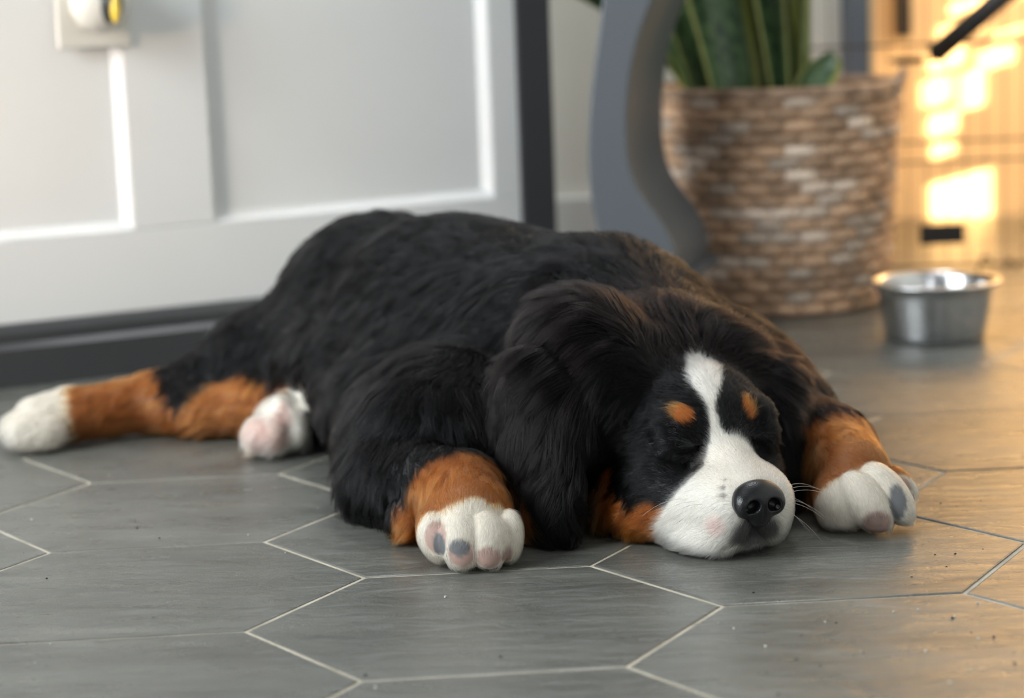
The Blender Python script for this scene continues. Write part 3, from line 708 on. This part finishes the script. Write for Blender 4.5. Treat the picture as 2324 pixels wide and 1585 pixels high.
# growth guides: position, direction, length, lift
G = []
def gd(p, d, ln, lift): G.append((*p, *unit(d), ln, lift))
def hgd(p, d, ln, lift): gd(hw(*p), HF*d[0]+HS*d[1]+HU*d[2], ln, lift)
for s_ in (-1, 1):
    hgd((-1.5, s_*1.2, 1.2), (-1, s_*.2, .1), .0035, .25); hgd((-3.5, s_*2, 1.2), (-1, s_*.35, 0), .005, .22); hgd((-2.5, s_*2.4, -1.5), (-.6, s_*.8, -.5), .006, .25)
    hgd((-1.5, s_*1.5, -3.2), (-.3, s_*.6, -.8), .006, .3); hgd((-4.5, s_*3.6, -3.3), (-.6, s_*.4, -.6), .0095, .3); hgd((-6, s_*3.2, -.5), (-.9, s_*.5, -.1), .008, .2)
    hgd((-7, s_*1.2, 3.2), (-.8, s_*.4, .4), .006, .25); hgd((-8.8, s_*2.4+.6, 4), (-.7, s_*.6, .3), .009, .3); hgd((-7.5, s_*3.6, 1), (-.8, s_*.5, -.2), .008, .2)
    hgd((-9, s_*5, -1), (-.8, s_*.3, -.4), .012, .22); hgd((-8, s_*5, -3.5), (-.85, s_*.3, -.35), .013, .25); hgd((-11, s_*3, 5.5), (-.6, s_*.6, .25), .013, .3)
    hgd((-11, s_*5, 2.5), (-.5, s_*.5, -.5), .013, .25); hgd((-13, 0, 6.5), (-.8, s_*.25, .5), .018, .45); hgd((-15, s_*5, 7), (-.5, s_*.9, .1), .030, .58)
    hgd((-17, 0, 8), (-.9, s_*.1, .3), .030, .58)
for p, d in (((1310, 800), (-.75, -.1, -.4)), ((1200, 900), (-.75, -.2, -.62)), ((1180, 980), (-.55, -.2, -.8)), ((1250, 1000), (-.22, -.2, -1)), ((1200, 1100), (-.15, -.2, -1)), ((1290, 1120), (.12, -.2, -1)), ((1240, 1200), (.05, -.3, -1)), ((1300, 900), (-.35, -.2, -.9))):
    gd(at(*p, 1.42), d, .028 if p[1] < 1000 else .022, .22)
for p in ((1785, 900), (1790, 1000), (1780, 1100)): gd(at(*p, 1.47), (.15, -.1, -1), .02, .25)
for p, d in (((.10, 1.53, .16), (-.2, .7, .25)), ((.05, 1.62, .18), (-.45, .75, 0)), ((0, 1.70, .18), (-.5, .8, 0)), ((-.06, 1.80, .17), (-.5, .75, -.2)), ((-.12, 1.88, .15), (-.6, .6, -.4)),
             ((.17, 1.58, .12), (.4, .5, -.6)), ((.20, 1.58, .08), (.5, -.2, -.7)), ((-.06, 1.60, .11), (-.6, .2, -.7)), ((-.11, 1.72, .09), (-.6, .4, -.7)), ((-.17, 1.82, .08), (-.6, .3, -.7)),
             ((.02, 1.58, .14), (-.7, .3, -.5)), ((-.03, 1.68, .15), (-.7, .45, -.4)), ((-.08, 1.78, .15), (-.7, .5, -.4)), ((-.20, 1.86, .07), (-.8, -.1, -.5)), ((-.10, 1.66, .03), (-.6, .3, -.8)), ((-.15, 1.74, .03), (-.6, .3, -.7))):
    gd(p, d, .027, .40)
for p, d in (((-.06, 1.52, .10), (-.5, -.2, -.9)), ((-.11, 1.50, .05), (-.8, -.1, -.8)), ((-.09, 1.47, .03), (-.6, -.4, -.8)), ((-.02, 1.48, .07), (.1, -.5, -.8))): gd(p, d, .024, .3)
for p, d in (((-.06, 1.43, .05), (.2, -1, -.3)), ((-.07, 1.42, .03), (-.7, -.4, -.5)), ((-.03, 1.40, .06), (.1, -1, -.2)), ((-.01, 1.40, .03), (.4, -1, -.3))): gd(p, d, .011, .25)
for p, d in ((PAWN+np.array([0, 0, .022]), (.05, -1, -.1)), (PAWN+np.array([0, -.02, 0]), (.05, -.5, -1)), (PAWN+np.array([-.03, 0, 0]), (-.3, -.5, -.9)), (PAWN+np.array([.03, 0, 0]), (.3, -.5, -.9))): gd(p, d, .0048, .22)
for p, d in (((.20, 1.54, .07), (.6, -.7, -.3)), ((.23, 1.48, .06), (.5, -.9, -.2))): gd(p, d, .011, .22)
for p, d in ((PAWF+np.array([0, 0.02, .022]), (.5, -.8, -.2)), (PAWF+np.array([0, -.02, 0]), (.4, -.5, -.8)), (PAWF+np.array([-.03, 0, 0]), (.2, -.6, -.8)), (PAWF+np.array([.03, 0, 0]), (.5, -.4, -.8))): gd(p, d, .0048, .2)
for p, d in (((-.25, 1.83, .06), (-.8, -.3, -.6)), ((-.24, 1.79, .03), (-1, -.1, -.3)), ((-.32, 1.80, .04), (-1, -.4, -.3)), ((-.35, 1.79, .03), (-1, -.4, -.2)), ((-.27, 1.80, .05), (-.6, -.4, -.8))): gd(p, d, .013, .28)
for p, d in ((FOOTA, (-.7, -.7, -.4)), (FOOTA+np.array([0, 0, .02]), (-.9, -.5, -.1)), (FOOTB+np.array([0, -.02, .02]), (-.1, -.4, .6)), (FOOTB+np.array([-.02, -.02, -.02]), (-.5, -.4, -.5))): gd(p, d, .010, .3)
G = np.array(G)
def guide(P):
    out = np.zeros((len(P), 5))
    for i in range(0, len(P), 20000):
        p = P[i:i+20000]; d2 = ((p[:, None]-G[None, :, :3])**2).sum(-1); w = 1/(d2+2e-5)**2.0; w /= w.sum(1, keepdims=True); out[i:i+20000] = w@G[:, 3:]
    return out

m_skin = mat('coat_skin', (.1, .1, .1, 1), .65); t = NT(m_skin)
a_ = t.n('ShaderNodeAttribute'); a_.attribute_name = 'coat'
t.l(a_.outputs['Color'], t.p.inputs['Base Color']); t.bump(t.noise(700, 3, t.mapping((1, 1, 1))), .25, .0008)
dog = empty('dog', (.06, 1.6, 0))
tag(dog, 'black, white and tan fluffy puppy asleep with its chin flat on the tiles', 'dog')
me = bpy.data.meshes.new('dog_body'); me.from_pydata(V.tolist(), [], Q.tolist()); me.update()
body = link('dog_body', me, m_skin, dog)
cV, rV = coat(V)
ca = me.attributes.new('coat', 'FLOAT_COLOR', 'POINT')
skinc = cV*np.where((rV == 4)[:, None], 1, .8); ca.data.foreach_set('color', np.c_[skinc, np.ones(len(V))].astype('f').ravel())

# sample roots
tri = np.concatenate([Q[:, [0, 1, 2]], Q[:, [0, 2, 3]]]); T = V[tri]; nn = np.cross(T[:, 1]-T[:, 0], T[:, 2]-T[:, 0]); ar = np.linalg.norm(nn, axis=1)/2
tc = T.mean(1); _, rT = coat(tc); Lt = hl(tc)
dens = np.select([rT == 1, rT == 2, rT == 3, rT == 4], [3.0e6, 2.0e6, 1.25e6, 0], .55e6)
dens = np.where((tc[:, 1] > 1.70) & (rT == 2), .8e6, dens)
tn_ = nn/(2*ar[:, None]+1e-15); toward = ((CAM-tc)*tn_).sum(1)/np.linalg.norm(CAM-tc, axis=1)
dens *= np.where(tc[:, 2] < .004, .15, 1.)*np.where(toward < -.35, .35, 1.)*FURK
cnt = rng.poisson(ar*dens); idx = np.repeat(np.arange(len(tri)), cnt); nS = len(idx)
r1 = np.sqrt(rng.random(nS)); r2 = rng.random(nS)
TT = T[idx]; root = TT[:, 0]*(1-r1)[:, None]+TT[:, 1]*(r1*(1-r2))[:, None]+TT[:, 2]*(r1*r2)[:, None]
NN = N_dog[tri[idx]].mean(1); NN /= np.linalg.norm(NN, axis=1, keepdims=True)
colr, reg = coat(root+rng.normal(0, .0006, root.shape)); g_ = guide(root)
D = g_[:, :3]-(g_[:, :3]*NN).sum(1, keepdims=True)*NN; D /= np.linalg.norm(D, axis=1, keepdims=True)+1e-9
# coherent and random wander of the growth direction
B = np.cross(NN, D); wn = (vnoise(root, 55, 3)-.5)*1.3+(vnoise(root, 160, 4)-.5)*.9+rng.normal(0, .16, nS)
ln = g_[:, 3]*rng.uniform(.7, 1.25, nS)
wsc = np.where(ln < .012, .55, 1.); wn *= wsc
D = D*np.cos(wn)[:, None]+B*np.sin(wn)[:, None]
lift = np.clip(g_[:, 4]+rng.normal(0, .07, nS)+(vnoise(root, 130, 5)-.5)*.25, .06, .9)
K = 6; tk = np.linspace(0, 1, K)
pts = np.zeros((nS, K, 3))
for k, s in enumerate(tk):
    lf = lift*(1.25-.85*s); nrm_ = lf*s*ln; tan_ = ln*s*np.sqrt(np.maximum(.05, 1-lf**2))
    pts[:, k] = root-NN*.0003+D*tan_[:, None]+NN*nrm_[:, None]
    pts[:, k, 2] -= ln*.12*s*s
    pts[:, k] += B*((vnoise(root, 240, 6)-.5)*ln*.35*s*s)[:, None]
# locks: long coat gathers towards lock centres
long_ = np.where(ln > .009)[0]
if len(long_):
    nc = max(1, len(long_)//34); ci = rng.choice(long_, nc, replace=False); kd = kdtree.KDTree(nc)
    for i, c_ in enumerate(ci): kd.insert(root[c_], i)
    kd.balance()
    own = np.array([kd.find(root[i])[1] for i in long_]); cidx = ci[own]
    rel = pts[cidx]-root[cidx][:, None]; tgt = root[cidx][:, None]+rel*(ln[long_]/ln[cidx])[:, None, None]
    w = (.80*tk**1.3)[None, :, None]*rng.uniform(.6, 1.1, len(long_))[:, None, None]; pts[long_] = pts[long_]*(1-w)+tgt*w
# keep hairs out of the floor and out of the body
pts[..., 2] = np.maximum(pts[..., 2], .0012)
flat = pts[:, 2:].reshape(-1, 3); 
for i in range(0, len(flat), 300000):
    seg = flat[i:i+300000]; dsd = sdf(seg); bad = np.where(dsd < -.0002)[0]
    if len(bad): seg[bad] = seg[bad]-(dsd[bad]-.0006)[:, None]*grad(seg[bad]); flat[i:i+300000] = seg
pts[:, 2:] = flat.reshape(nS, K-2, 3); pts[..., 2] = np.maximum(pts[..., 2], .0008)
hue = rng.uniform(.75, 1.3, nS)[:, None]
if len(long_): lk = rng.uniform(.55, 1.6, nc); hue[long_] *= lk[own][:, None]
hue = np.where((colr.sum(1) > .5)[:, None], np.clip(hue, .8, 1.2), hue)
hc_ = np.clip(colr*hue, 0, .92)
blk = (colr.sum(1) < .04); rusty = vnoise(root, 25, 8)[:, None]*(reg == 3)[:, None]
hc_ = np.where(blk[:, None], hc_*(1+rusty*np.array([1.6, .9, .7])), hc_)
cu = bpy.data.hair_curves.new('fur'); cu.add_curves([K]*nS)
cu.attributes['position'].data.foreach_set('vector', pts.astype('f').ravel())
rad = np.where(reg == 0, .00017, np.where(reg == 3, .00014, .000085))[:, None]*np.array([1, .95, .85, .7, .5, .2])[None]
ra = cu.attributes.get('radius') or cu.attributes.new('radius', 'FLOAT', 'POINT'); ra.data.foreach_set('value', rad.astype('f').ravel())
cc_ = cu.attributes.new('coat', 'FLOAT_COLOR', 'CURVE'); cc_.data.foreach_set('color', np.c_[hc_, np.ones(nS)].astype('f').ravel())
def hair_mat(name, rough=.24):
    m = bpy.data.materials.new(name); m.use_nodes = True; nt = m.node_tree; nt.nodes.clear()
    o = nt.nodes.new('ShaderNodeOutputMaterial'); h = nt.nodes.new('ShaderNodeBsdfHairPrincipled'); a = nt.nodes.new('ShaderNodeAttribute'); a.attribute_name = 'coat'
    h.parametrization = 'COLOR'; nt.links.new(a.outputs['Color'], h.inputs['Color']); h.inputs['Roughness'].default_value = rough; h.inputs['IOR'].default_value = 1.235
    h.inputs['Radial Roughness'].default_value = .38; h.inputs['Random Roughness'].default_value = .1 if 'Random Roughness' in h.inputs else 0
    nt.links.new(h.outputs[0], o.inputs[0]); return m
m_fur = hair_mat('fur_hair')
fo = bpy.data.objects.new('fur', cu); col.objects.link(fo); cu.materials.append(m_fur)
fo.parent = dog; fo.matrix_parent_inverse = Matrix.Translation(dog.location).inverted()
print('FUR strands', nS, 'verts', len(V))
#FUR-END
# ------------------------------------------------------------------ nose leather, whiskers
sv = PR; PR = []
hel((-1.15, .05, .05), (1.15, 1.72, 1.22), .3)
hel((-.75, 0, -.75), (.65, .85, 1.0), .5)
for s_ in (-1, 1):
    hel((-.75, s_*1.05, -.15), (.75, .72, .85), .25)
    hel((-.02, s_*.74, -.14), (.70, .50, .42), .14, (s_*-28, 'f'), True)
    hrc((-.25, s_*1.0, -.36), (-1.2, s_*1.70, -.70), .16, .15, .12, True)
hrc((-.0, 0, -.2), (-.05, 0, -1.9), .06, .07, .12, True)
nose_pr = PR; PR = sv
def nets(fn, lo, hi, vox):
    lo = np.array(lo, float); hi = np.array(hi, float); n = np.ceil((hi-lo)/vox).astype(int)+1
    Gm = np.stack(np.meshgrid(*[lo[i]+vox*np.arange(n[i]) for i in range(3)], indexing='ij'), -1); f = fn(Gm)
    ins = f < 0; idn = {}; V_ = []; cells = {}
    quads = []
    for a in range(3):
        b, c = (a+1) % 3, (a+2) % 3; s0 = [slice(None)]*3; s1 = [slice(None)]*3; s0[a] = slice(0, -1); s1[a] = slice(1, None)
        I = np.argwhere(ins[tuple(s0)] != ins[tuple(s1)])
        for p in I:
            p2 = p.copy(); p2[a] += 1; v0, v1 = f[tuple(p)], f[tuple(p2)]; x = p.astype(float); x[a] += v0/(v0-v1); q = []
            for db, dc in ((-1, -1), (0, -1), (0, 0), (-1, 0)):
                k = p.copy(); k[b] += db; k[c] += dc; k = tuple(k); cells.setdefault(k, []).append(x); q.append(k)
            quads.append(q if v0 < 0 else q[::-1])
    for i, (k, xs_) in enumerate(cells.items()): idn[k] = i; V_.append(lo+vox*np.mean(xs_, axis=0))
    return V_, [tuple(idn[k] for k in q) for q in quads]
def sdf_nose(P):
    f = np.full(P.shape[:-1], 1.)
    for t_ in nose_pr: f = comb(f, prim(t_, P), t_[-2], t_[-1])
    return f
nose_off = HS*-.0012+HU*-.0030
nv_, nq_ = nets(sdf_nose, HO-.03, HO+.03, .0008)
m_nose = mat('nose_leather', (.0055, .0055, .006, 1), .30, spec=.42); t = NT(m_nose)
vo = t.n('ShaderNodeTexVoronoi'); vo.inputs['Scale'].default_value = 1500; t.l(t.mapping((1, 1, 1)), vo.inputs['Vector']); t.bump(vo.outputs['Distance'], .22, .0005)
me = bpy.data.meshes.new('nose'); me.from_pydata([tuple(v_+nose_off) for v_ in nv_], [], nq_); link('nose', me, m_nose, dog)
m_whisk = mat('whisker_hair', (.55, .50, .45, 1), .4)
wv_ = []
for s_ in (-1, 1):
    for i in range(9 if s_ > 0 else 6):
        r0 = hw(-2.6-.5*(i % 3), s_*(2.7+.12*(i % 3)), -.8-.55*(i//3)); d0 = unit(HS*s_*.9-HF*(.1+.15*(i % 3))+HU*(.25-.3*(i//3)))
        L_ = rng.uniform(.022, .042); wv_.append([r0+d0*L_*x+np.array([0, 0, -1])*L_*.45*x*x+HF*.006*x*x for x in np.linspace(0, 1, 10)])
wc = bpy.data.hair_curves.new('whiskers'); wc.add_curves([10]*len(wv_)); wp = np.array(wv_); wp[..., 2] = np.maximum(wp[..., 2], .001)
wc.attributes['position'].data.foreach_set('vector', wp.astype('f').ravel())
wr = wc.attributes.get('radius') or wc.attributes.new('radius', 'FLOAT', 'POINT'); wr.data.foreach_set('value', np.tile(np.linspace(.00016, .00004, 10), len(wv_)).astype('f'))
wo = bpy.data.objects.new('whiskers', wc); col.objects.link(wo); wc.materials.append(m_whisk); wo.parent = dog; wo.matrix_parent_inverse = Matrix.Translation(dog.location).inverted()

# crumbs and grit scattered over the tiles
q = MB()
for i in range(150):
    x_, y_ = rng.uniform(-.35, .45), rng.uniform(1.0, 1.75)
    if i < 70: x_, y_ = rng.uniform(.12, .45), rng.uniform(1.08, 1.5)
    if -.14 < x_ < .26 and y_ > 1.30: continue
    r_ = rng.uniform(.0003, .0009); a_z = rng.uniform(0, 3.1)
    q.box((x_, y_, 0), (r_*2*math.cos(a_z), r_*2*math.sin(a_z), 0), (-r_*math.sin(a_z), r_*math.cos(a_z), 0), (0, 0, r_), 0 if rng.random() < .55 else 1)
tag(q.build('crumbs', [mat('dark_crumb', (.02, .015, .01, 1), .8), mat('pale_crumb', (.5, .48, .42, 1), .8)]), 'tiny dark and pale crumbs scattered on the floor tiles', 'crumbs', kind='stuff')
